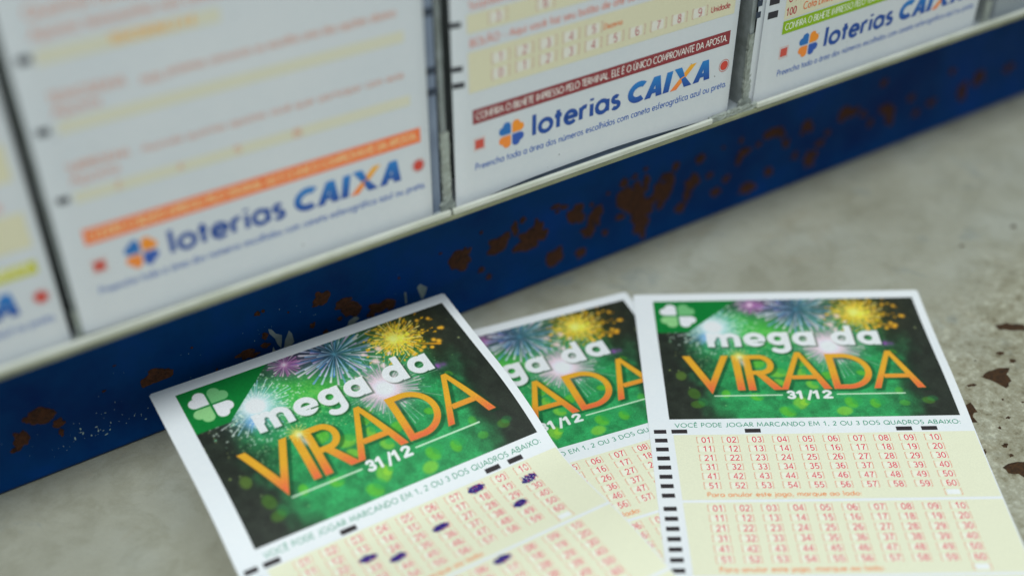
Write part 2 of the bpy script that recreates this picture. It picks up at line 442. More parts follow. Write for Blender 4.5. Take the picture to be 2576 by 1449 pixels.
# ---- header artwork, computed once as a fine colour field
def header_art(step=0.165):
    nu, nv = int(HW / step) + 1, int(HH / step) + 1
    U, V = np.meshgrid(np.linspace(0, HW, nu), np.linspace(0, HH, nv))
    su, sv = HW / (nu - 1), HH / (nv - 1)
    r = np.random.default_rng(11)
    def blur_noise(n1, n2):
        g = r.random((n2 + 3, n1 + 3)); x = np.linspace(0, n1, nu); y = np.linspace(0, n2, nv)
        xi = x.astype(int); yi = y.astype(int); fx = x - xi; fy = y - yi
        fx = fx * fx * (3 - 2 * fx); fy = fy * fy * (3 - 2 * fy)
        a = g[yi][:, xi] * (1 - fx) + g[yi][:, xi + 1] * fx; b = g[yi + 1][:, xi] * (1 - fx) + g[yi + 1][:, xi + 1] * fx
        return a * (1 - fy[:, None]) + b * fy[:, None]
    n1 = blur_noise(14, 9); n2 = blur_noise(40, 26); n3 = blur_noise(150, 100); n4 = r.random((nv, nu))
    sm = lambda x: np.clip(x, 0, 1) ** 2 * (3 - 2 * np.clip(x, 0, 1))
    dx = (U - 35) / 33; dy = (V - 33) / 30
    green = sm(1.45 - np.hypot(dx, dy * .7) + (n1 - .5) * .4)
    left = sm((U + 1 - 0.16 * (V - 14)) / 17 + (n2 - .5) * .14)
    right = sm((74.5 - U) / 17 + (n2 - .5) * .15)
    G0 = green * left * right
    G0 *= 0.68 + 0.32 * sm((V + 4) / 14 + (n1 - .5) * .5)
    dark = np.array([38, 46, 40.]); mid = np.array([42, 146, 86.]); dk2 = np.array([38, 90, 58.])
    C = dark + (dk2 - dark) * sm(G0 * 2.2)[..., None] + (mid - dk2) * sm((G0 - .3) * 1.6)[..., None]
    C *= (0.84 + 0.26 * n2 + 0.14 * (n3 - .5))[..., None] * (1 + 0.20 * (n4 - .5))[..., None]
    def local(cu, cv, rad):
        i0 = max(0, int((cv - rad) / sv)); i1 = min(nv, int((cv + rad) / sv) + 2); j0 = max(0, int((cu - rad) / su)); j1 = min(nu, int((cu + rad) / su) + 2)
        return slice(i0, i1), slice(j0, j1)
    def blob(cu, cv, rad, col, a=1.0, power=2.0, ell=1.0, ang=0):
        s = local(cu, cv, rad * 2.6 * max(1, ell))
        if s[0].stop <= s[0].start or s[1].stop <= s[1].start: return
        x = U[s] - cu; y = V[s] - cv; c_, s_ = math.cos(ang), math.sin(ang)
        d = np.hypot((x * c_ + y * s_) / ell, -x * s_ + y * c_) / rad
        k = (a * np.exp(-d ** power))[..., None]
        C[s] = C[s] * (1 - k) + np.array(col, float) * k
    def seg(x0, y0, x1, y1, w0, w1, col, a=1.0):
        cu, cv = (x0 + x1) / 2, (y0 + y1) / 2; rad = math.hypot(x1 - x0, y1 - y0) / 2 + max(w0, w1) * 2
        s = local(cu, cv, rad)
        if s[0].stop <= s[0].start or s[1].stop <= s[1].start: return
        dx_, dy_ = x1 - x0, y1 - y0; L2 = dx_ * dx_ + dy_ * dy_ + 1e-9
        t = np.clip(((U[s] - x0) * dx_ + (V[s] - y0) * dy_) / L2, 0, 1)
        d = np.hypot(U[s] - x0 - t * dx_, V[s] - y0 - t * dy_)
        w = w0 + (w1 - w0) * t
        k = (a * np.clip(1.2 - d / w, 0, 1) * (0.35 + 0.65 * t))[..., None]
        C[s] = C[s] * (1 - k) + np.array(col, float) * k
    # green glitter
    for _ in range(2600):
        a = r.random() * 6.283; q = abs(r.normal()) * 12
        u, v = 31 + q * 1.25 * math.cos(a), 14 + q * .8 * math.sin(a)
        if 0 < u < HW and 0 < v < HH: blob(u, v, .13 + .2 * r.random() ** 3, (120 + 90 * r.random(), 205 + 30 * r.random(), 120 + 60 * r.random()), .25 + .5 * r.random())
    for u, v, q in [(30, 13, 6), (24, 10, 4), (22, 15.7, 4), (33, 9, 4), (36, 14, 5)]: blob(u, v, q, (60, 185, 50), .55)
    # soft bokeh petals
    for k, (u, v, q) in enumerate([(30.6, 31.8, 2.2), (15.8, 39.8, 1.3), (23.6, 41.2, 1.5), (34.6, 43.7, 2.1), (30.8, 46.8, 1.9), (26.0, 28.0, 1.9), (38.9, 36.8, 1.6), (43.2, 33.3, 1.7), (47.7, 43.8, 1.8), (45.4, 46.8, 1.8), (53.8, 44.2, 1.5), (61.4, 44.2, 1.2), (37.0, 31.8, 1.4), (52.8, 32.4, 1.2), (37.4, 28.2, 1.2), (30.4, 35.6, 1.4), (39.3, 25.6, 1.4), (63.2, 23.6, 1.0), (35.8, 43.5, 1.2), (7.5, 39.5, 1.8), (8, 43.6, 1.6), (4.8, 32.4, 1.6), (67.7, 43.4, 1.4), (61, 39.5, 1.2)]):
        dim = 0.34 if (u < 12 or u > 60) else 0.62
        blob(u, v, q * .92, (98, 186, 40) if k % 3 else (140, 204, 56), dim, 9.0, 1.3, (k * 1.7) % 3.1)
        if k % 2 == 0: blob(u + q * .9, v - q * .5, q * .8, (40, 155, 80), dim * .95, 9.0, 1.3, k)
    def burst(cu, cv, rad, n, cols, w=.35, a=.9, inner=.1, a0=0, a1=360, jit=.35):
        for k in range(n):
            ang = math.radians(a0 + (a1 - a0) * (k + r.random() * .7) / n); q1 = rad * (1 - jit * r.random()); q0 = rad * inner + rad * .3 * r.random()
            col = cols[k % len(cols)]
            seg(cu + q0 * math.cos(ang), cv + q0 * math.sin(ang) * .92, cu + q1 * math.cos(ang), cv + q1 * math.sin(ang) * .92, w * .35, w, col, a)
    # pale blue burst in the upper middle
    blob(39, 5, 8, (30, 44, 92), .7)
    blob(33, 3, 5, (70, 44, 96), .5)
    burst(40.5, 4.4, 10, 26, [(222, 226, 246), (200, 190, 236)], .36, .95, .35, jit=.25); burst(40.5, 4.4, 12.5, 34, [(185, 210, 240), (110, 160, 220), (214, 200, 235), (225, 232, 245)], .40, .9, .16, jit=.3); burst(40.5, 4.4, 9.5, 30, [(60, 120, 200), (140, 190, 235), (190, 170, 225)], .34, .85, .1)
    burst(40.5, 4.4, 5, 18, [(120, 170, 215), (180, 215, 240)], .24, .8, .02)
    blob(40.3, 4.5, .8, (90, 160, 190), .6)
    # small pink burst
    blob(27.5, 2.4, 3.4, (140, 70, 150), .85); burst(27.5, 2.4, 4.6, 26, [(215, 150, 215), (185, 90, 175), (240, 215, 240)], .26, .8, .02); blob(27.5, 2.2, .9, (245, 225, 245), .9)
    # golden burst
    blob(58, 5, 9, (70, 62, 10), .6)
    for _ in range(620):
        a = r.random() * 6.283; q = min(abs(r.normal()) * 4.3, 11.5); u = 57.4 + q * math.cos(a) * 1.0; v = 6.8 + q * math.sin(a) * .86
        if not (0 < u < HW and 0 < v < HH): continue
        hot = max(0, 1 - q / 8)
        col = (205 + 35 * r.random(), 150 + 85 * hot * r.random() + 20, 20 + 120 * hot * r.random())
        seg(u, v, u + .9 * math.cos(a) * r.random() * 1.3, v + .9 * math.sin(a) * r.random() * 1.3, .14, .22 + .25 * r.random(), col, .9)
    blob(56.5, 6.4, 3.0, (225, 208, 70), .5); burst(57, 6.6, 8.0, 46, [(238, 214, 90), (226, 170, 50), (248, 236, 160)], .24, .85, .1); blob(56.2, 6.3, 1.5, (250, 240, 150), .7)
    for u, v, q in [(66.6, 12.2, .8), (65.6, 11.2, .7), (64.0, 13.4, .6), (62.2, 12.4, .6), (69.6, 8.2, .7), (68.9, 8.0, .5), (68, 3.6, .6), (65, 3, .6), (60.8, 13.2, .6), (58.6, 13.6, .8)]: blob(u, v, q, (236, 176, 46), .95, 3)
    seg(59, 9.5, 66.4, 13.2, .5, .5, (228, 160, 30), .9)
    for u, v, q in [(51.2, 7.8, .9), (48.6, 11.4, 1.1), (49.6, 13.6, .8), (53, 10.4, .6), (46.8, 8, .6)]: blob(u, v, q, (238, 205, 205), .85, 3)
    # big pink-white burst in the middle
    burst(46.6, 20.5, 15, 60, [(175, 215, 190), (150, 190, 200), (215, 225, 225)], .17, .6, .3, jit=.5)
    burst(46.6, 20.8, 9.5, 46, [(225, 190, 225), (240, 225, 240), (200, 160, 210)], .26, .75, .1)
    blob(46.4, 20.8, 6.2, (222, 170, 222), .85, 2.2); blob(46.4, 20.8, 4.2, (248, 236, 248), .95, 2.2)
    blob(61.9, 20, 1.0, (150, 80, 190), .8); blob(63.6, 20.2, .8, (130, 70, 170), .5)
    # white-blue burst beside the green corner
    blob(16.0, 12.4, 6.0, (130, 195, 236), .85)
    burst(15.6, 12.0, 10.5, 60, [(190, 222, 240), (150, 205, 235), (225, 240, 245)], .2, .8, .15, jit=.6)
    blob(15.7, 11.8, 3.9, (240, 248, 253), 1.0, 2.4); blob(13.2, 16.6, 2.0, (110, 165, 240), .75)
    for _ in range(260):
        a = r.random() * 6.283; q = 4 + 9 * r.random(); u, v = 15.6 + q * math.cos(a), 12.3 + q * math.sin(a) * .9
        if 0 < u < HW and 0 < v < HH: blob(u, v, .16 + .14 * r.random(), (205, 232, 225), .75)
    for _ in range(160):
        u, v = 9 + 20 * r.random(), 20 + 14 * r.random(); blob(u, v, .13 + .1 * r.random(), (110, 170, 130), .6)
    C = np.clip(C, 0, 255)
    # green corner with the four-leaf clover emblem
    corner = np.clip(0.5 + np.minimum(14.0 - V - 0.02 * U, ((23.8 - U) - (V + 0.2) * 15.4 / 14.2) * .67) / .17, 0, 1)[..., None]
    C = C * (1 - corner) + (np.array([4, 122, 52.]) * (0.93 + .07 * n3[..., None])) * corner
    def cover(d): return np.clip(0.5 + d / .18, 0, 1)[..., None]
    def leaf(sx, sy, col):
        cu, cv, a = 6.55, 6.55, 3.15
        x = (U - cu) * sx - .28; y = (V - cv) * sy - .28
        rr = .35
        sq = np.minimum(np.minimum(x, y), np.minimum(a - x, a - y))
        c1 = a / 2 - np.hypot(x - a, y - a / 2); c2 = a / 2 - np.hypot(x - a / 2, y - a)
        return cover(np.maximum(np.maximum(sq, c1), c2)), np.array(col, float)
    for sx, sy, col in ((-1, -1, (238, 222, 232)), (1, -1, (104, 178, 120)), (1, 1, (238, 222, 232)), (-1, 1, (132, 196, 134))):
        k, c_ = leaf(sx, sy, col); C = C * (1 - k) + c_ * k
    # lettering
    def inpoly(pts):
        """signed distance (positive inside) to a polygon"""
        pts = np.array(pts, float); d = np.full(U.shape, 1e9); ins = np.zeros(U.shape, bool)
        for i in range(len(pts)):
            a, b = pts[i], pts[(i + 1) % len(pts)]; e = b - a
            t = np.clip(((U - a[0]) * e[0] + (V - a[1]) * e[1]) / (e @ e), 0, 1)
            d = np.minimum(d, np.hypot(U - a[0] - t * e[0], V - a[1] - t * e[1]))
            cnd = ((a[1] > V) != (b[1] > V)) & (U < (b[0] - a[0]) * (V - a[1]) / (b[1] - a[1] + 1e-12) + a[0])
            ins ^= cnd
        return np.where(ins, d, -d)
    def capsule(pts, w, butt=True):
        out = np.full(U.shape, -1e9)
        for (x0, y0), (x1, y1) in zip(pts[:-1], pts[1:]):
            ex, ey = x1 - x0, y1 - y0; Ln = math.hypot(ex, ey)
            if Ln < 1e-6: continue
            ex /= Ln; ey /= Ln
            t = (U - x0) * ex + (V - y0) * ey; n_ = np.abs(-(U - x0) * ey + (V - y0) * ex)
            if butt: d = np.minimum(w / 2 - n_, np.minimum(t, Ln - t) + .01)
            else: d = w / 2 - np.hypot(n_, np.maximum(np.maximum(-t, t - Ln), 0))
            out = np.maximum(out, d)
        return out
    def ringarc(cu, cv, ru, rv, w, a0=None, a1=None):
        pts = [(cu + ru * math.cos(math.radians(a)), cv + rv * math.sin(math.radians(a))) for a in np.linspace(a0 if a0 is not None else 0, a1 if a1 is not None else 360, 40)]
        return capsule(pts, w, False) if a0 is None else np.minimum(capsule(pts, w, False), 1e9)
    mx = lambda *a: np.maximum.reduce(a)
    sw = 1.85
    def ell(cu, cv, r_): return ringarc(cu, cv, r_, r_ * 1.02, sw)
    x0 = 14.45; base = 20.45; top = 14.4
    xm = (top + base) / 2
    letters = []
    letters.append(mx(capsule([(x0, top), (x0, base)], sw + .1), capsule([(18.1, base), (18.1, 17.2)], sw), capsule([(21.8, base), (21.8, 17.2)], sw),
                      ringarc(16.6, 17.1, 1.5, 1.75, sw * .95, 180, 360), ringarc(19.95, 17.1, 1.85, 1.75, sw * .95, 180, 360)))
    def circ(cx): return ringarc(cx, xm, 2.08, 2.12, sw)
    e = mx(np.minimum(ringarc(26.6, xm, 2.15, 2.12, sw), np.maximum(-(U - 26.6), -(V - xm - .35) + 0 * U) * 1.0 + 0), capsule([(25, xm + .35), (29.5, xm + .35)], 1.2), ringarc(26.6, xm, 2.15, 2.12, sw, 38, 360))
    e = np.where((U > 27.4) & (V > xm + .95) & (V < xm + 1.55), -1, mx(capsule([(25, xm + .45), (29.5, xm + .45)], 1.15), ringarc(26.6, xm, 2.15, 2.12, sw, 42, 360)))
    letters.append(e)
    letters.append(mx(ringarc(33.0, 17.2, 1.95, 1.95, sw), capsule([(35.25, top), (35.25, 20.9)], sw), ringarc(33.2, 20.9, 2.05, 1.75, sw, 0, 140)))
    letters.append(mx(circ(40.0), capsule([(42.2, top), (42.2, base)], sw)))
    letters.append(mx(circ(50.7), capsule([(52.95, 12.0), (52.95, base)], sw)))
    letters.append(mx(circ(57.9), capsule([(60.1, top), (60.1, base)], sw)))
    shadow = mx(*[np.roll(np.roll(l_, 3, 0), 2, 1) for l_ in letters])
    word = mx(*letters)
    k = np.clip(.45 + shadow / .8, 0, .5)[..., None]; C = C * (1 - k) + np.array([10, 50, 30.]) * k
    v_ = inpoly([(5.8, 24.2), (7.95, 24.2), (12.35, 34.8), (16.4, 24.2), (18.35, 24.2), (12.3, 39.9)])
    i_ = inpoly([(19.1, 24.2), (21.2, 24.2), (21.15, 38.55), (19.1, 38.55)])
    r_ = mx(inpoly([(22.0, 24.1), (24.0, 24.1), (24.0, 38.6), (22.0, 38.6)]), capsule([(23.4, 25.0), (26.2, 25.0)], 1.8),
            ringarc(26.2, 28.3, 3.0, 3.3, 1.75, -90, 90), capsule([(26.2, 31.6), (23.8, 31.6)], 1.7), inpoly([(23.9, 31.0), (26.2, 31.0), (31.2, 38.55), (28.6, 38.55)]))
    def A_(ax, lf, rt): return mx(inpoly([(ax - .7, 23.2), (ax + .75, 23.2), (lf + 1.85, 38.55), (lf, 38.55)]), inpoly([(ax - .75, 23.2), (ax + .7, 23.2), (rt, 38.55), (rt - 2.15, 38.55)]), capsule([(ax - 3.2, 33.7), (ax + 3.6, 33.7)], 1.6))
    d_ = mx(inpoly([(44.4, 24.1), (46.4, 24.1), (46.4, 38.55), (44.4, 38.55)]), capsule([(45.5, 25.0), (48.3, 25.0)], 1.75), ringarc(48.3, 31.35, 6.45, 6.4, 1.75, -90, 90), capsule([(45.5, 37.72), (48.3, 37.72)], 1.75))
    V2 = mx(v_, i_, r_, A_(37.2, 30.5, 43.9), d_, A_(61.7, 54.8, 68.4))
    sh = np.roll(np.roll(V2, 4, 0), 4, 1); k = np.clip(.5 + sh / .9, 0, .5)[..., None]; C = C * (1 - k) + np.array([8, 52, 28.]) * k
    tt = (np.clip((V - 31.0) / 7.6, 0, 1) ** 1.3)[..., None]
    gold = np.array([208, 162, 46.]) * (1 - tt) + np.array([210, 98, 66.]) * tt
    edge = np.clip(1.2 - V2 / .30, 0, 1)[..., None] * .45
    gold = gold * (1 - edge) + np.array([214, 146, 36.]) * edge
    k = cover(V2); C = C * (1 - k) + gold * k
    k = cover(word); wc = np.array([240, 240, 242.]); C = C * (1 - k) + wc * k
    # small star over the I and R
    blob(21.2, 24.2, 1.5, (226, 214, 90), .8); blob(21.4, 25.0, .8, (252, 248, 200), .9); blob(21.7, 27.2, .7, (205, 200, 190), .8, 2, 2.6, 1.4)
    for k_ in range(14):
        a = k_ * .45 + .1; seg(21.2, 24.2, 21.2 + 2.9 * math.cos(a), 24.2 + 2.6 * math.sin(a), .1, .16, (235, 225, 130), .6)
    # date
    def num(ch, u, w_):
        adv, st = G[ch]; out = np.full(U.shape, -1e9)
        for so in st: out = mx(out, capsule([(u + px * w_, 41.85 - py * 2.65) for px, py in so], .78, False))
        return out
    dt = mx(num('3', 31.6, 3.6), num('1', 34.0, 3.2), capsule([(36.9, 42.6), (38.2, 38.9)], .7), num('1', 38.3, 3.2), num('2', 40.9, 3.9))
    lines = mx(capsule([(12.6, 40.55), (30.5, 40.55)], .42), capsule([(44.6, 40.55), (62.5, 40.55)], .42))
    k = cover(dt); C = C * (1 - k) + np.array([236, 240, 238.]) * k
    k = cover(lines) * .9; C = C * (1 - k) + np.array([205, 235, 215.]) * k
    A = np.clip(lin(C) / lin((205, 218, 226)) * 0.83, 0.004, 0.88)
    return U, V, A
HU, HV, HA = header_art()

GREEN = ink(10, 138, 106); RED = ink(200, 44, 78); REDL = ink(205, 120, 100); ORNG = ink(226, 120, 50)
BLACK = ink(38, 34, 38); YEL = ink(206, 217, 197); YWH = ink(215, 224, 212); PENC = ink(40, 22, 116)

def make_slip(key, label, picks, seed):
    f = SURF[key]
    o0 = f(np.array(35.), np.array(25.))
    root = empty("betting_slip", (o0[0], o0[1], TABLE_Z), label, "lottery slip", "lottery slips lying on the counter")
    # paper sheet with thickness and slightly rounded corners
    us = np.concatenate([[-5.5, -5.0], np.linspace(-4, 75.3, 34), [76.2, 76.6]]); vs = np.concatenate([[-3.2, -2.8, -2.2], np.arange(-1, 166, 1.0), [166.5, 167]])
    UU, VV = np.meshgrid(us, vs)
    for (iu, su_) in ((0, 1), (-1, -1)):
        for (iv, sv_) in ((0, 1), (-1, -1)):
            UU[iv, iu] += .45 * su_; VV[iv, iu] += .45 * sv_
    top = f(UU, VV, np.zeros_like(UU)); bot = f(UU, VV, np.full_like(UU, -0.11))
    nv, nu = UU.shape
    V3 = np.concatenate([top.reshape(-1, 3), bot.reshape(-1, 3)]); n = nv * nu
    F = []
    for i in range(nv - 1):
        for j in range(nu - 1):
            a = i * nu + j; F.append((a + nu, a + nu + 1, a + 1, a)); F.append((n + a, n + a + 1, n + a + nu + 1, n + a + nu))
    ring = [j for j in range(nu)] + [i * nu + nu - 1 for i in range(1, nv)] + [(nv - 1) * nu + j for j in range(nu - 2, -1, -1)] + [i * nu for i in range(nv - 2, 0, -1)]
    for k in range(len(ring)):
        a, b = ring[k], ring[(k + 1) % len(ring)]; F.append((a, b, b + n, a + n))
    mesh_obj("paper_sheet", V3, F, M_PAPER, root, smooth=False)
    
    grid_mesh("header_picture", f(HU, HV, np.full_like(HU, 0.04)), M_GLOSS, root, HA)
    # instruction line
    pr = Print(); pr.text('VOCÊ PODE JOGAR MARCANDO EM 1, 2 OU 3 DOS QUADROS ABAIXO:', 1.2, 51.9, 1.4, .18, GREEN, width=72.6, track=.1)
    pr.build("instruction_line", f, M_INK, root)
    # timing marks
    k = 0
    for v in ROWS:
        pr = Print(); pr.rect(-4.3, v - .68, -1.15, v + .68, BLACK); pr.build("timing_mark", f, M_INK, root)
    for u in (.15, 18.75, 56.95, 63.3):
        pr = Print(); pr.rect(u, 52.68, u + 4.0, 54.05, BLACK); pr.build("timing_mark", f, M_INK, root)
    # three pale yellow boxes of numbers
    for b in range(3):
        v0 = 54.6 + 22.97 * b; v1 = v0 + 22.1
        vv = np.linspace(v0, v1, 23); GU, GV = np.meshgrid(np.linspace(.5, 76.3, 20), vv)
        grid_mesh("number_box", f(GU, GV, np.full_like(GU, .03)), M_INK, root, np.broadcast_to(YEL, GU.shape + (3,)))
        pr = Print()
        for r_ in range(6):
            v = ROW[1] + 3.12 * r_ + 22.97 * b
            for c_ in range(10):
                n_ = r_ * 10 + c_ + 1; u = COLX[c_]
                pr.rect(u - 1.75, v - .85, u + 1.7, v + .9, YWH, 0)
                pr.text('%02d' % n_, u - .92, v + .92, 1.88, .25, RED, width=2.45, track=.06)
                for sg in (-1, 1):
                    x = u - 2.05 if sg < 0 else u + 1.95
                    pr.stroke([(x - sg * .3, v - 1.05), (x, v - 1.05), (x, v + 1.0), (x - sg * .3, v + 1.0)], .13, REDL, 1)
        v = ROW[7] + 22.97 * b
        pr.text('Para anular este jogo, marque ao lado:', 6.6, v + .5, 1.35, .21, ORNG, width=37)
        u = 65.45; pr.rect(u - 1.6, v - 1.0, u + 1.5, v + .6, ink(222, 230, 232), 0)
        for sg in (-1, 1):
            x = u - 2.05 if sg < 0 else u + 1.95
            pr.stroke([(x - sg * .3, v - 1.2), (x, v - 1.2), (x, v + .75), (x - sg * .3, v + .75)], .13, REDL, 1)
        pr.build("printed_numbers", f, M_INK, root)
    # bottom strip of the slip, towards the viewer
    pr = Print(); pr.rect(0, 126, 74.3, 129.6, ink(0, 120, 60)); pr.build("footer_band", f, M_INK, root)
    # pen marks
    rr = random.Random(seed)
    for (u, v, w, h, dens) in picks:
        w *= .92; h *= .86
        pr = Print(); n = int(8 * dens)
        tilt = rr.uniform(.02, .16)
        for q in range(2):
            pts = []
            a0 = rr.uniform(-1, -.8); a1 = rr.uniform(.8, 1.1)
            for i in range(n):
                t_ = a0 + (a1 - a0) * i / (n - 1); e = math.sqrt(max(.10, 1 - t_ * t_ * .9)) * (1 - .25 * t_ * (1 if q else -1))
                s_ = 1 if i % 2 else -1
                pts.append((u + t_ * w / 2 + rr.uniform(-.2, .2) + s_ * .35, v + s_ * e * h / 2 * rr.uniform(.45, 1.08) - t_ * w * tilt))
            pr.stroke(pts, .46, PENC * rr.uniform(.75, 1.25), 2 + q)
        m_ = 13
        pr.stroke([(u + w / 2 * math.cos(.5 + 5.6 * i / m_) * rr.uniform(.9, 1.12), v - w / 2 * math.cos(.5 + 5.6 * i / m_) * tilt * 1.6 + h / 2 * math.sin(.5 + 5.6 * i / m_) * rr.uniform(.7, 1.1)) for i in range(m_)], .28, PENC, 5)
        pr.build("pen_mark", f, M_INK, root, off=.08)
    return root

make_slip('middle', "partly covered lottery slip wedged beneath the two other fireworks slips", [], 1)
make_slip('right', "rightmost unmarked lottery slip lying flat with all its numbers blank", [], 2)
make_slip('left', "lottery slip leaning by the blue cabinet with numbers filled in with purple pen",
          [(52.4, 56.6, 4.1, 2.0, 1.6), (65.2, 59.9, 4.2, 2.1, 1.2), (59.0, 65.8, 3.3, 1.9, 2.2), (39.5, 62.7, 4.1, 1.8, 1.8), (21.1, 62.6, 4.0, 2.0, 1.6), (27.0, 65.8, 3.9, 2.0, 1.6), (45.9, 79.2, 4.2, 1.9, 1.8)], 3)

# ---------------------------------------------------------------- counter
cw = 45
xs = np.linspace(-700, 1100, 61); ys = np.linspace(-700, 500, 41)
V = [(x, y, TABLE_Z) for y in ys for x in xs]; nu = len(xs)
F = [(i * nu + j, i * nu + j + 1, (i + 1) * nu + j + 1, (i + 1) * nu + j) for i in range(len(ys) - 1) for j in range(nu - 1)]
n = len(V)
V += [(xs[0], ys[0], TABLE_Z - 30), (xs[-1], ys[0], TABLE_Z - 30), (xs[-1], ys[-1], TABLE_Z - 30), (xs[0], ys[-1], TABLE_Z - 30)]
F += [(n, n + 3, n + 2, n + 1), (0, n, n + 1, nu - 1), (nu - 1, n + 1, n + 2, len(ys) * nu - 1), (len(ys) * nu - 1, n + 2, n + 3, (len(ys) - 1) * nu), ((len(ys) - 1) * nu, n + 3, n, 0)]
counter = mesh_obj("counter_top", V, F, M_COUNTER)
counter["kind"] = "structure"; counter["label"] = "worn grey counter top with grime and rusty chips"

def blob_pts(cx, cy, rx, ry, seed, n=22, rough=.22):
    r = random.Random(seed); ph = [r.uniform(0, 6.28) for _ in range(5)]; am = [r.uniform(.3, 1) for _ in range(5)]
    out = []
    for k in range(n):
        a = 6.2832 * k / n
        q = 1 + rough * sum(am[j] * math.sin((j + 2) * a + ph[j]) for j in range(5)) / 1.8 + r.uniform(-.08, .08)
        out.append((cx + rx * q * math.cos(a), cy + ry * q * math.sin(a)))
    return out
def dome(name, pts, cx, cy, fmap, h, mat, parent, rough=.35, seed=0):
    """raised crusty patch: outline ring, two inner rings, centre"""
    r = random.Random(seed); n = len(pts); V = []
    for (k, hh) in ((1.0, 0.0), (.86, .75), (.5, 1.0)):
        for p in pts: V.append(fmap(cx + (p[0] - cx) * k, cy + (p[1] - cy) * k, h * hh * (1 + r.uniform(-rough, rough)) + .03))
    V.append(fmap(cx, cy, h))
    F = []
    for q in range(2):
        for k in range(n):
            a = q * n + k; b = q * n + (k + 1) % n; F.append((a, b, b + n, a + n))
    for k in range(n): F.append((2 * n + k, 2 * n + (k + 1) % n, 3 * n))
    return mesh_obj(name, V, F, mat, parent)
tmap = lambda x, y, o: (x, y, TABLE_Z + o)
def table_chip(pts, seed):
    cx = sum(p[0] for p in pts) / len(pts); cy = sum(p[1] for p in pts) / len(pts)
    dn = []
    r = random.Random(seed)
    for i in range(len(pts)):
        a, b = pts[i], pts[(i + 1) % len(pts)]
        for t_ in (0, .33, .66):
            dn.append((a[0] + (b[0] - a[0]) * t_ + r.uniform(-.25, .25), a[1] + (b[1] - a[1]) * t_ + r.uniform(-.25, .25)))
    dome("rust_chip", dn, cx, cy, tmap, .12, M_RUST2, counter, seed=seed)
chips = [[(202.6, -85.0), (206, -86.0), (209.5, -89.0), (208.5, -91.6), (205.5, -89.6), (202.0, -86.8)],
 [(182.0, -97.9), (185, -97.3), (187.6, -97.6), (191.6, -99.4), (188.9, -100.9), (187.8, -103.2), (184.0, -104.7), (183.6, -101.2)],
 [(176.2, -98.1), (178.9, -98.6), (178.5, -99.5), (176.3, -99.0)],
 [(168.6, -102.8), (171.9, -103.4), (170.9, -106.6), (168.8, -106.7), (167.6, -109.2), (165.3, -108.4), (166.0, -105.3)],
 [(160.4, -123.8), (163.5, -123.7), (167.5, -125.6), (167.5, -131), (163.2, -130.6), (161.8, -127.4), (160.2, -126.0)]]
for k, ch in enumerate(chips): table_chip(ch, k + 1)
for k, (x, y, rx, ry) in enumerate([(194.2, -94, 1.0, .8), (194.4, -98, .9, .9), (170.9, -113.8, .5, .45), (175.7, -112.4, .7, .4), (167.1, -118.8, 1.0, .6), (160.6, -117.5, 1.0, .8), (167.6, -107.9, .5, .5), (165.6, -122.0, .6, .5), (121.6, -23.8, 1.2, .7), (245.9, -54.8, 1.0, .8),
      (224.5, -53.3, .7, .6), (183.5, -110.5, .35, .35), (180, -107, .4, .3), (176.5, -118, .4, .4), (190, -112, .5, .3), (172, -124, .45, .35), (169.5, -131, .6, .4), (198, -104, .4, .4), (186, -92.5, .35, .3)]):
    dome("rust_chip", blob_pts(x, y, rx, ry, 50 + k, 14, .35), x, y, tmap, .10, M_RUST2, counter, seed=k)

# ---------------------------------------------------------------- blue cabinet
cab = empty("blue_cabinet", (120, 0, TABLE_Z), "deep blue enamelled metal cabinet with rust spots behind the slips", "cabinet")
prof = [(140, TABLE_Z + .02)] + [(5.2 - 5.2 * math.cos(math.radians(a)), TABLE_Z + .02 + 4.6 - 4.6 * math.sin(math.radians(a))) for a in range(90, -1, -10)][0:0]
prof = [(140., TABLE_Z + .05), (1.7, TABLE_Z + .05)] + [(1.7 - 1.7 * math.sin(math.radians(a)), TABLE_Z + .05 + 1.9 * (1 - math.cos(math.radians(a)))) for a in range(10, 91, 10)] + [(0.0, 8.), (0.0, 30.), (0.0, 56.3), (0.0, 250.), (140., 250.)]
xs = np.linspace(-420, 620, 53)
V = []; F = []
for x in xs: V += [(x, y, z) for y, z in prof]
n = len(prof)
for i in range(len(xs) - 1):
    for k in range(n):
        a = i * n + k; b = i * n + (k + 1) % n; F.append((a, b, b + n, a + n))
F.append(tuple(range(n - 1, -1, -1))); F.append(tuple((len(xs) - 1) * n + k for k in range(n)))
body = mesh_obj("cabinet_body", V, F, M_BLUE, cab)
bmap = lambda x, z, o: (x, -o, z)
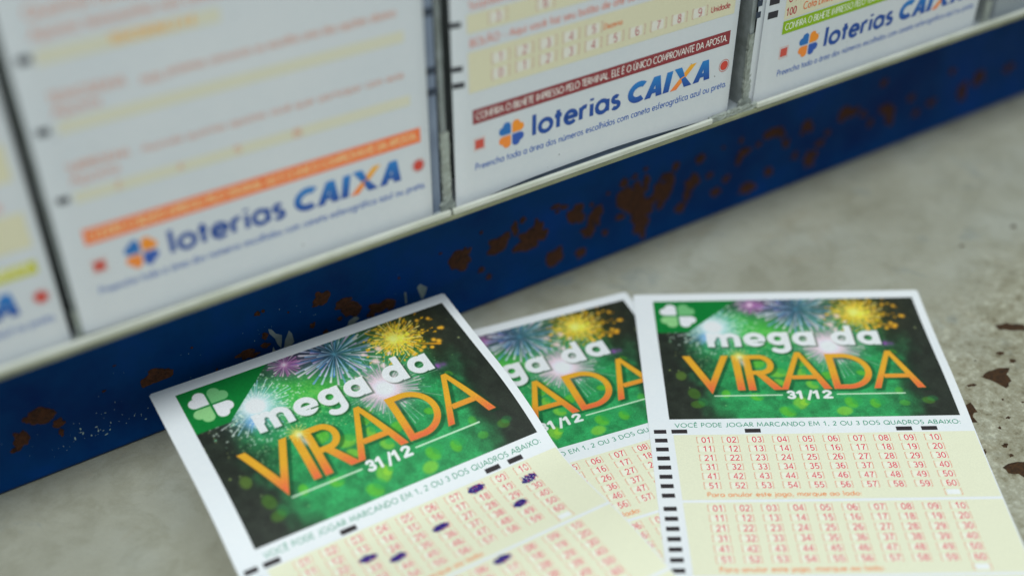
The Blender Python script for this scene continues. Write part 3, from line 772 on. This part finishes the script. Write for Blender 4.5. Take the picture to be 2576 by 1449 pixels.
rust = [(-36, 18.2, 3.2, 2.5), (-39.2, 18.6, 1.2, 1.2), (-32.9, 14.2, 1.5, 1.4), (-33, 11.2, .6, 1.3), (-42.0, 13.6, 1.9, 2.6), (-43.8, 11.2, 1.3, .9), (-7.6, 17.4, 3.6, 2.2), (-10.6, 16.6, 1.8, 1.4), (15.2, 13.9, 2.3, 1.5), (17.2, 12.6, 1.4, .7), (20.6, 14.3, 1.3, .9), (20.9, 17.3, .9, 1.1), (19.9, 25.0, .9, .7), (21.5, 25.2, .5, .5),
 (37.6, 22.6, 2.4, 2.3), (35.6, 21.1, 1.0, .6), (43.2, 18.3, 2.3, 1.9), (45.6, 15.4, 2.7, 2.6), (41.8, 13.9, .9, .7), (34.0, 15.0, .8, 1.0), (37.4, 11.3, .8, .8), (54.2, 12.9, 3.6, 1.9), (57.0, 11.6, 1.4, 1.0), (51.0, 11.6, 1.5, 1.1),
 (78.9, 18.4, 2.5, 2.4), (81.0, 20.4, 1.1, 1.1), (91.2, 18.6, 2.2, 2.2), (93.8, 20.6, 1.3, 1.1), (96.9, 22.2, .8, 1.7), (99.6, 24.1, .8, .7), (101.4, 16.6, 2.9, 2.7), (104.4, 19.4, 1.4, 2.0), (110.7, 24.6, 1.2, .6), (113.6, 23.4, 1.0, .6), (111.2, 22.8, .5, .6),
 (117.5, 19.6, 1.9, 2.5), (124.7, 16.3, 1.8, 2.4), (122.4, 12.0, 1.6, 1.9), (123.2, 20.8, .5, .6), (110.4, 7.0, 1.9, 2.5), (119.7, 5.0, 1.3, 1.4), (134.6, 24.2, 1.1, 1.1), (138.5, 25.1, .7, .7), (142.4, 26.4, .6, .6), (136.5, 18.2, 2.9, 3.2), (142.9, 21.4, 1.0, 2.0), (140.6, 18.6, 1.5, 1.4),
 (142.0, 13.0, 2.5, 3.0), (142.1, 6.8, 1.9, 3.2), (133.8, 12.6, 1.2, .9), (146.4, 15.2, 1.4, 1.4), (150.4, 16.0, 1.8, 2.6), (148.9, 12.0, 1.2, 1.4), (150.4, 21.2, 1.7, .9), (153.8, 23.4, .9, 1.3), (160.8, 15.4, 1.8, 2.2), (159.0, 11.6, 1.1, 1.8), (156.8, 7.6, 1.3, 1.6), (163.2, 23.0, 1.4, 1.2), (167.5, 15.5, 1.0, .8),
 (180.8, 19.4, 1.9, 1.2), (179.0, 17.2, 1.0, 1.3), (179, 24.2, .7, .8), (190.4, 22.7, 1.7, 1.2), (193.8, 22.6, 1.6, 1.3), (198.3, 17.0, 1.2, 1.3), (206.4, 21.4, 1.3, 1.3), (205.4, 19.0, .9, 1.0), (203.0, 10.8, .9, 1.1), (210.2, 7.4, 1.9, 2.3), (213.7, 12.0, 1.3, 1.2), (223.4, 20.0, 2.1, 2.1), (227.4, 19.6, 1.6, 1.2),
 (239, 26.5, 1.1, 1.1), (242.0, 16.0, 1.8, 1.5), (244.6, 13.6, 1.4, 2.6), (246.0, 10, .9, 1.4), (265, 11.4, 1.5, 1.2), (280.0, 12, 1.5, 2.2), (281.0, 9, 1.1, 1.4), (287.6, 14.2, 2.1, 2.1), (272.6, 21, 1.1, 1.0), (303, 13.8, 1.8, 1.3), (184, 5.2, 2.4, 1.6), (192.3, 8.4, 1.4, 1.2), (-70, 15, 3, 2), (-95, 9, 2, 2.6), (330, 15, 2.4, 2), (352, 10, 1.8, 2.4),
 (138.8, 15.2, 2.2, 2.6), (139.6, 20.8, 1.0, 2.0), (140.6, 9.6, 1.8, 2.4), (147.6, 17.4, 1.4, 2.0), (106.0, 16.8, 1.4, 1.6), (98.8, 15.2, 1.0, 1.0), (119.2, 17.6, 1.1, 1.4), (152.4, 18.6, 1.0, 1.6), (186.6, 20.4, .8, .8), (196.2, 20.8, 1.0, .9), (208.4, 19.2, .8, 1.1), (216.5, 15.0, .9, .9), (232.0, 17.0, 1.1, 1.0), (236, 12.5, 1.0, 1.2), (254, 16.5, 1.1, 1.1), (258, 9.5, 1.2, 1.1), (174.5, 12.0, 1.1, 1.0), (170.6, 8.4, 1.4, 1.2), (128.4, 9.0, .8, .8), (85.6, 12.4, .8, .7), (88, 9, .7, .7), (-20.9, 18.7, .5, .35), (-17, 25, .4, .2), (2, 22, .35, .3), (7, 12.5, .4, .3), (28, 22, .3, .3), (60, 20, .4, .4), (73, 23, .5, .4), (86, 25, .4, .4), (129, 22.6, .5, .5), (172, 24, .5, .5)]
for k, (x, z, rx, rz) in enumerate(rust):
    if x > 75: rx *= 1.5; rz *= 1.38
    z = max(z, rz + 1.2)
    dome("rust_spot", blob_pts(x, z, rx, rz, 300 + k, 24, .24), x, z, bmap, .16 + .05 * min(rx, 3), M_RUST, body, seed=k)
def poly_chip(pts, mat, name="paint_chip"):
    cx = sum(p[0] for p in pts) / len(pts); cy = sum(p[1] for p in pts) / len(pts)
    dn = []
    for i in range(len(pts)):
        a, b = pts[i], pts[(i + 1) % len(pts)]
        dn += [a, (.5 * (a[0] + b[0]), .5 * (a[1] + b[1]))]
    dome(name, dn, cx, cy, bmap, .08, mat, body, seed=len(dn))
poly_chip([(22.0, 19.1), (22.9, 18.6), (23.8, 16.8), (25.4, 15.6), (25.1, 13.6), (24.6, 11.6), (23.8, 13.2), (23.4, 15.2), (22.2, 17.4)], M_CHIP)
poly_chip([(27.4, 16.2), (28.1, 15.0), (28.4, 11.9), (27, 11.0), (25.4, 11.2), (26.0, 13.6)], M_CHIP)
poly_chip([(22.6, 13.0), (23.0, 11.0), (21.8, 10.4)], M_CHIP)
poly_chip([(65.2, 14.6), (66.2, 15.4), (68.3, 13.4), (67.6, 11.6), (66.5, 9.8), (65.9, 11.8)], M_CHIP)
poly_chip([(61.2, 14.6), (61.8, 14.5), (61.9, 11.0), (61.3, 10.6)], M_CHIP)
poly_chip([(44.2, 12.0), (46.4, 12.9), (47.4, 11.6), (45.0, 10.0), (43.6, 10.4)], M_CHIP)
r = random.Random(5); V = []; F = []
spk = [(r.gauss(-26, 6), r.gauss(7.5, 2.0)) for _ in range(46)] + [(r.uniform(-50, 60), r.uniform(5, 24)) for _ in range(40)] + [(-24, 13), (-23, 12.2), (-15.3, 22), (-1, 21), (19.5, 18.5), (18, 17)]
for k, (x, z) in enumerate(spk):
    q = r.choice([.05, .07, .09, .12, .2]) if k < 46 else r.choice([.05, .06, .08]); a0 = r.uniform(0, 3.1); el = r.uniform(1, 3)
    b = len(V)
    for j in range(6):
        a = 6.283 * j / 6; px, pz = q * el * math.cos(a), q * math.sin(a)
        V.append((x + px * math.cos(a0) - pz * math.sin(a0), -.05, max(4.2, z + px * math.sin(a0) + pz * math.cos(a0))))
    F.append(tuple(range(b + 5, b - 1, -1)))
o = mesh_obj("paint_specks", V, F, M_SPECK, body); o["kind"] = "stuff"

# ---------------------------------------------------------------- acrylic slip rack hung on the cabinet
rack = empty("slip_rack", (120, 0, 56.4), "clear yellowed acrylic rack holding upright slips above blue cabinet", "display rack")
X0, X1 = -420, 620
LZ = 56.45
box_obj("rack_floor", (X0, X1, -30.2, -.4, LZ, LZ + 1.0), M_POCKET, rack)
box_obj("ledge_edge", (X0, X1, -31.5, -30.25, LZ, LZ + 1.15), M_LEDGE2, rack, .25)
box_obj("back_panel", (X0, X1, -17.0, -.5, LZ + 1.05, 250), M_PANEL, rack)
CX = {-2: -276., -1: -190., 0: -104.99, 1: -20.31, 2: 68.06, 3: 160.80, 4: 253.5, 5: 345., 6: 437.}
YC, ZC, TILT = -29.4019, 57.0493, -0.0245236
GAPS = sorted((CX[k] + CX[k + 1] - 5 + 77) / 2 for k in range(-2, 6))
# whitish front lip runs in lengths between the glued joints
segs = [(X0, 60.4), (60.9, 138.4), (153.5, X1)]
for a, b in segs: box_obj("front_lip", (a, b, -31.6, -30.6, LZ + 1.18, LZ + 2.75), M_LEDGE, rack, .35)
def rib(x, grime):
    box_obj("pocket_divider", (x - .75, x + .75, -28.4, -17.1, LZ + 1.03, 250), M_RIB, rack, .3)
    V = []; F = []
    rr = random.Random(int(x)); nz = 26; h = 21. if grime else 7.
    for i in range(nz + 1):
        z = LZ + 1.1 + h * i / nz; w = (1.1 if i > 2 else 1.9) * rr.uniform(.8, 1.1)
        for j in range(5):
            V.append((x + (j - 2) * w / 2, -28.6 - rr.uniform(0, .2), z))
    for i in range(nz):
        for j in range(4):
            a = i * 5 + j; F.append((a, a + 1, a + 6, a + 5))
    n = len(V)
    V += [(v[0], -27.9, v[2]) for v in V]
    for i in range(nz):
        for j in range(4):
            a = n + i * 5 + j; F.append((a + 5, a + 6, a + 1, a))
    for i in range(nz):
        a = i * 5; F.append((a, a + 5, a + 5 + n, a + n)); a = i * 5 + 4; F.append((a + 5, a, a + n, a + 5 + n))
    mesh_obj("glue_residue", V, F, M_GLUE, rack)
for x in GAPS: rib(x + 1.2, 40 < x < 160)
# rough glued joints where the lip is missing
def joint(a, b, seed):
    rr = random.Random(seed); nx, nz = 26, 6; V = []; F = []
    for i in range(nx + 1):
        for j in range(nz + 1):
            x = a + (b - a) * i / nx; z = LZ + .9 + (1.75 * rr.uniform(.85, 1.15)) * j / nz
            V.append((x, -30.7 - (rr.uniform(0, .35) if 0 < j else .1), z))
    for i in range(nx):
        for j in range(nz):
            k = i * (nz + 1) + j; F.append((k, k + nz + 1, k + nz + 2, k + 1))
    n = len(V); V += [(v[0], -29.95, v[2]) for v in V]
    for i in range(nx):
        for j in range(nz):
            k = n + i * (nz + 1) + j; F.append((k + 1, k + nz + 2, k + nz + 1, k))
        k = i * (nz + 1) + nz; F.append((k, k + nz + 1, k + nz + 1 + n, k + n))
    mesh_obj("glued_joint", V, F, M_GLUE, rack)
joint(138.0, 154.0, 3); joint(60.3, 61.0, 4)

# ---------------------------------------------------------------- slips standing in the rack
Print.bend = True
ROLL = {-1: 0, 0: -0.004, 1: -0.008, 2: -0.002, 3: 0.010, 4: 0, 5: 0}
DV = {-1: 0, 0: -0.711, 1: 1.178, 2: 0.776, 3: -1.243, 4: 9.0, 5: 0}
def card_map(k, dy=0.0, dx=0.0, dv=0.0, bow=0.0):
    def f(u, v, off=0.0):
        u = np.asarray(u, float); v = np.asarray(v, float)
        vv = v + DV[k] + ROLL[k] * (u - 37) + dv
        e = np.clip((u + 5.2) / 4.0, 0, 1); e2 = np.clip((77 - u) / 3.0, 0, 1)
        y = YC + vv * math.sin(TILT) - np.asarray(off) + dy + bow * ((1 - e) ** 2 + .5 * (1 - e2) ** 2)
        return np.stack([CX[k] + u + dx, y, ZC + vv * math.cos(TILT)], -1)
    return f
def sheet(name, f, u0, u1, vb, v1, mat, parent, thick=.11):
    """vb: function giving the bottom edge v at u"""
    us = np.concatenate([np.linspace(u0, u0 + 4, 6), np.linspace(u0 + 6, u1 - 4, 24), np.linspace(u1 - 3, u1, 4)]); tt = np.linspace(0, 1, 40) ** 1.2
    V = []; nu = len(us)
    for off in (0, -thick):
        for t_ in tt:
            for j, u in enumerate(us):
                b = vb(u); V.append(tuple(f(np.array(u), np.array(b + (v1 - b) * t_), np.array(off))))
    n = nu * len(tt); F = []
    for i in range(len(tt) - 1):
        for j in range(nu - 1):
            a = i * nu + j; F.append((a, a + 1, a + nu + 1, a + nu)); F.append((n + a + nu, n + a + nu + 1, n + a + 1, n + a))
    ring = list(range(nu)) + [i * nu + nu - 1 for i in range(1, len(tt))] + [(len(tt) - 1) * nu + j for j in range(nu - 2, -1, -1)] + [i * nu for i in range(len(tt) - 2, 0, -1)]
    for k in range(len(ring)):
        a, b = ring[k], ring[(k + 1) % len(ring)]; F.append((b, a, a + n, b + n))
    return mesh_obj(name, V, F, mat, parent)
YC_ = ink(184, 190, 166, CARDP); CRED = ink(172, 72, 62, CARDP); CDK = ink(150, 45, 60, CARDP); NAVY = ink(32, 62, 140, CARDP); TXB = ink(46, 88, 165, CARDP)
def hearts(pr, cu, cv, a, cols):
    for (sx, sy), col in zip(((-1, 1), (1, 1), (1, -1), (-1, -1)), cols):
        g = a * .09; pts = [(g, g), (g + a, g)] + [(g + a + a / 2 * math.cos(math.radians(t_)), g + a / 2 + a / 2 * math.sin(math.radians(t_))) for t_ in range(-75, 91, 15)]
        pts += [(g + a / 2 + a / 2 * math.cos(math.radians(t_)), g + a + a / 2 * math.sin(math.radians(t_))) for t_ in range(0, 181, 15)]
        pts = [(cu + sx * p[0], cv + sy * p[1]) for p in pts]
        # fan from the tip keeps every face convex
        for i in range(1, len(pts) - 1): pr.quad([pts[0], pts[i], pts[i + 1]], col, 1)
def rack_slip(k, label, band, band_v, texts, scale=1.0, marks=(), vb=None, top=172, slant_left=0.0, tone=CARDP, u0=-4.9, caixa=True, bow=.8, group="lottery slips standing in the rack", flipx=0):
    f = card_map(k, bow=bow)
    z0 = f(np.array(36.), np.array(0.))
    root = empty("rack_slip", z0, label, "lottery slip", group)
    sheet("paper_sheet", f, u0, 77.0, vb or (lambda u: -.1), top, M_PAPER2, root)
    P = Print(); v0, v1 = band_v; P.rect(-.3, v0, 74.6, v1, band)
    bandtxt = 'CONFIRA O BILHETE IMPRESSO PELO TERMINAL. ELE É O ÚNICO COMPROVANTE DA APOSTA.'
    P.text(bandtxt, .6, v0 + 1.0, 1.8, .19, ink(225, 222, 215, CARDP) if k != 1 else ink(240, 200, 150, CARDP), width=73.2, down=False, track=.05)
    P.build("warning_band", f, M_INK, root)
    P = Print(); P.rect(.2, 14.3, 2.5, 16.7, CRED, 1); P.stroke([(-.1, 13.9), (2.8, 13.9), (2.8, 17.1), (-.1, 17.1), (-.1, 13.9)], .15, ink(190, 160, 150, CARDP), 0); P.build("red_square", f, M_INK, root)
    P = Print(); c_ = (73.75, 15.1)
    for i in range(24):
        a, b = 2 * math.pi * i / 24, 2 * math.pi * (i + 1) / 24
        P.quad([c_, (c_[0] + 1.25 * math.cos(a), c_[1] + 1.3 * math.sin(a)), (c_[0] + 1.25 * math.cos(b), c_[1] + 1.3 * math.sin(b))], ink(174, 62, 52, CARDP), 1)
    P.stroke([(c_[0] + 1.62 * math.cos(6.2832 * i / 24), c_[1] + 1.68 * math.sin(6.2832 * i / 24)) for i in range(25)], .14, ink(170, 80, 60, CARDP), 1); P.build("red_circle", f, M_INK, root)
    P = Print(); hearts(P, 10.0, 15.45, 2.15, (ink(30, 98, 165, CARDP), ink(228, 130, 38, CARDP), ink(38, 78, 158, CARDP), ink(226, 124, 50, CARDP))); P.build("clover_logo", f, M_INK, root)
    P = Print(); NV = ink(22, 66, 140, CARDP)
    P.text('loterias', 15.6, 13.1, 5.2, 1.12, NV, width=25.6, down=False, track=.09); P.build("brand_lettering", f, M_INK, root)
    # CAIXA in slanted heavy capitals
    P = Print(); top_, bot = ink(28, 112, 180, CARDP), ink(26, 62, 140, CARDP)
    def q4(p, lv=1, c0=top_, c1=bot): P.quad(p, np.array([c0 + (c1 - c0) * np.clip((18.5 - y) / 6, 0, 1) for _, y in p]), lv)
    arcp = [(46.75 + 2.45 * math.cos(math.radians(a)) + .13 * 2.1 * math.sin(math.radians(a)), 15.55 + 2.1 * math.sin(math.radians(a))) for a in range(52, 308, 12)]
    for i in range(len(arcp) - 1):
        (xa, ya), (xb, yb) = arcp[i], arcp[i + 1]
        def offp(x, y, s_): dx_, dy_ = x - 46.75, y - 15.55; l_ = math.hypot(dx_, dy_); return (x + dx_ / l_ * s_, y + dy_ / l_ * s_)
        q4([offp(xa, ya, .82), offp(xb, yb, .82), offp(xb, yb, -.82), offp(xa, ya, -.82)], 1)
    def AA(x, lv):
        q4([(x + .1, 12.7), (x + 2.0, 12.7), (x + 4.25, 18.3), (x + 2.75, 18.3)], lv); q4([(x + 3.0, 18.3), (x + 4.75, 18.3), (x + 5.5, 12.7), (x + 3.65, 12.7)], lv + 1); q4([(x + 1.8, 13.8), (x + 3.9, 13.8), (x + 3.8, 14.9), (x + 2.2, 14.9)], lv + 2)
    AA(48.5, 1); q4([(54.3, 12.7), (56.15, 12.7), (57.2, 18.3), (55.3, 18.3)], 1); AA(63.7, 1)
    o1, o2 = ink(232, 160, 40, CARDP), ink(222, 110, 60, CARDP)
    q4([(56.6, 12.6), (58.6, 12.6), (64.5, 18.5), (62.6, 18.5)], 1, o1, o2)
    q4([(57.6, 18.5), (59.9, 18.5), (61.0, 15.9), (59.6, 15.4)], 2); q4([(59.9, 15.2), (61.1, 15.6), (63.4, 12.7), (61.0, 12.7)], 2)
    P.build("bank_lettering", f, M_INK, root)
    P = Print(); P.text('Preencha toda a área dos números escolhidos com caneta esferográfica azul ou preta.', .1, 8.7, 1.75, .2, TXB, width=75.2, down=False, track=.06); P.build("hint_line", f, M_INK, root)
    for kind, *a in texts:
        P = Print()
        if kind == 'yellow':
            P.rect(a[0], a[1], a[2], a[3], a[4] if len(a) > 4 else YC_, 0); P.build("pale_field", f, M_INK, root, off=.03)
        elif kind == 'text':
            u, v, h, w_, s_, col = a; P.text(s_, u, v, h, .13 * h + .03, col, width=w_, down=False); P.build("printed_line", f, M_INK, root)
        elif kind == 'nums':
            v, items = a
            for u, s_ in items:
                P.rect(u - 2.0, v - 1.25, u + 1.5, v + 1.25, ink(190, 198, 192, CARDP), 0)
                P.text(s_, u, v - 1.1, 2.2, .23, CDK, down=False, align='c', width=.62 * 2.0 * len(s_))
                for sg in (-1, 1): x = u + sg * 2.3; P.stroke([(x - sg * .35, v - 1.3), (x, v - 1.3), (x, v + 1.3), (x - sg * .35, v + 1.3)], .14, ink(165, 120, 120, CARDP), 1)
            P.build("printed_numbers", f, M_INK, root)
    for (u, v, w_, h) in marks:
        P = Print(); P.rect(u - w_ / 2, v - h / 2, u + w_ / 2, v + h / 2, ink(36, 38, 46, CARDP), 1); P.build("timing_mark", f, M_INK, root)
    return root
YCL = ink(181, 189, 173, CARDP); OR = ink(206, 108, 60, CARDP); PINK = ink(196, 140, 120, CARDP); ORY = ink(206, 158, 70, CARDP); MRN = ink(118, 44, 52, CARDP); GRN = ink(118, 160, 8, CARDP); OLV = ink(168, 176, 20, CARDP); BRN = ink(186, 146, 130, CARDP)
LONG = 'Assinale quantos números você está marcando neste jogo e repita a aposta.'
upper = [('yellow', -1, 84, 75, 90), ('text', 0, 92, 1.7, 72, LONG, PINK), ('yellow', -1, 100, 75, 130), ('text', 0, 133, 1.7, 60, 'Marque as dezenas escolhidas para a sua aposta.', PINK)]
# leftmost visible pocket
rack_slip(0, "blurred rack slip with lime green band, partly cut off by left edge of frame", OLV, (20.9, 23.9),
          [('yellow', -1, 27, 75, 35), ('text', 0, 36.5, 2.0, 72, LONG, PINK), ('yellow', -1, 42, 75, 50)] + upper, marks=[(-2.6, 31, 2.6, 1.3)])
rack_slip(1, "blurred rack slip with orange band, closest to camera", OR, (21.0, 24.7),
  [('yellow', -.3, 60.4, 34, 63.4, YCL), ('text', 13, 61.2, 1.9, 16, 'TEIMOSINHA 2 4 8', ORY), ('text', -.3, 69.4, 2.4, 50, 'Quantos concursos deseja jogar com', BRN), ('text', -.3, 65.4, 2.2, 40, 'Aposta teimosinha nos concursos', BRN),
   ('text', 0, 52.7, 2.0, 14.2, 'TEIMOSINHA', BRN), ('text', 0, 50.0, 2.0, 9, 'Aposta', BRN), ('text', 17, 51.9, 2.2, 4, 'nos', BRN), ('text', 22, 52.4, 1.7, 48.5, 'próximos concursos ou escolha uma das opções abaixo', BRN),
   ('yellow', .3, 46.1, 72, 48.7, YCL), ('text', 0, 38.0, 1.7, 12, 'SURPRESINHA', BRN), ('text', 0, 35.2, 1.9, 9.5, 'Aposta', BRN), ('text', 14.4, 37.9, 1.5, 57, 'Assinale quantas apostas você quer participar com este', BRN),
   ('yellow', 0, 30.9, 72.6, 33.4, YCL), ('text', 8.0, 31.6, 1.6, 1.2, '2', BRN), ('text', 20.5, 31.6, 1.6, 1.2, '4', BRN), ('text', 32.4, 31.6, 1.8, 1.6, '5', BRN), ('text', 45.0, 31.3, 2.0, 2.4, '8', BRN)] + upper,
  marks=[(-2.2, 62.1, 2.5, 1.6), (-2.3, 47.5, 2.4, 1.5), (-2.1, 32.4, 2.4, 1.4)])
DC = ink(190, 105, 60, CARDP); TR = ink(190, 130, 118, CARDP)
def vb_mid(u): return np.interp(u, [-5, 0, 7.3, 15.6, 27, 39, 49, 62, 72.4, 77], [-.9, -.1, .7, 1.25, 1.55, 1.75, 1.55, .85, .1, -.3])
rack_slip(2, "sharp rack slip with maroon warning band, in pocket above middle fireworks slip", MRN, (21.0, 24.75),
  [('yellow', -1.1, 29.2, 75.1, 39.2), ('nums', 32.3, [(7.2 + 6.3 * i, str(i)) for i in range(10)]), ('nums', 36.2, [(7.2 + 6.3 * i, str(i + 1)) for i in range(5)]),
   ('text', 35.2, 35.3, 1.35, 5.3, 'Dezena', DC), ('text', 67.4, 31.2, 1.5, 6, 'Unidade', CDK), ('text', -.6, 40.5, 1.75, 74.5, 'BOLÃO - Aqui você faz seu bolão de até 50 cotas. Assinale a quantidade.', TR),
   ('yellow', -1.2, 43.7, 75.1, 48.2), ('nums', 46.1, [(6.6, '3'), (18.9, '6'), (31.2, '8'), (43.5, '10')]), ('text', -.6, 49.4, 1.7, 60, 'Surpresinha - Assinale quantas apostas o sistema deve gerar.', TR)] + upper,
  marks=[(-3.95, 46.4, 2.7, 1.25), (-3.7, 35.9, 2.4, 1.3), (-3.5, 31.9, 2.7, 1.35)], vb=vb_mid)
rack_slip(3, "rack slip with bright green band at upper right, stacked before others", GRN, (20.9, 24.6),
  [('yellow', -.3, 25.0, 75, 32.0), ('text', .1, 26.0, 2.1, 3.6, '100', CDK), ('text', 6.0, 26.4, 2.0, 10.5, 'Cota Limite', DC), ('text', .5, 29.7, 2.1, 3.2, '01', CDK), ('text', 6, 30, 2.0, 13, 'Cotas do bolão', DC), ('text', 0, 33, 1.7, 70, LONG, TR), ('yellow', -.3, 38, 75, 60)] + upper,
  marks=[(-4.3, 31.4, 3.2, 1.9), (-4.3, 27.6, 3.2, 1.9), (-4.3, 35.2, 3.2, 1.9), (-4.3, 39, 3.2, 1.9)], u0=-7.0, bow=.2)
rack_slip(4, "far right rack slip standing raised in its grey pocket, mostly cut off", GRN, (20.9, 24.6), upper, bow=.3)
box_obj('pocket_spacer', (CX[4] - 6, CX[4] + 78, -28.9, -17.1, LZ + 1.02, ZC + 8.2), M_POCKET, rack, .2)
# slips standing behind the front ones
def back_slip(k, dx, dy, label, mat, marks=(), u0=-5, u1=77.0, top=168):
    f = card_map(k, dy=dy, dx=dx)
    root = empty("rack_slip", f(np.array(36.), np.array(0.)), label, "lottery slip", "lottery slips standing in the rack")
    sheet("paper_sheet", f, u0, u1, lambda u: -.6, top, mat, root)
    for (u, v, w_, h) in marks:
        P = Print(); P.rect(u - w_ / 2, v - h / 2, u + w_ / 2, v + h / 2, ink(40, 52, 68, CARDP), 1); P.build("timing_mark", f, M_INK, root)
back_slip(1, 2.9, 1.8, "slip edge with painted blue grey shade, showing behind orange banded rack slip", M_BACK, [(76.0, 50.4, 2.6, 1.9), (76.0, 36.6, 2.6, 1.8), (76.2, 31.4, 2.6, 1.8)])
back_slip(2, .6, 1.0, "shade coloured slip added behind maroon banded slip, seen through gap above the ledge", M_BACK, [], top=165)  # added so the gap under the front slip looks less black
back_slip(3, -1.7, .9, "white slip directly behind green banded one, its black marks peeking out", M_PAPER2, [(-7.2 + .4, 31.6, 1.7, 1.7), (-6.9, 28.4, 1.6, 1.7), (-6.9, 34.8, 1.6, 1.7)], u0=-7.0)
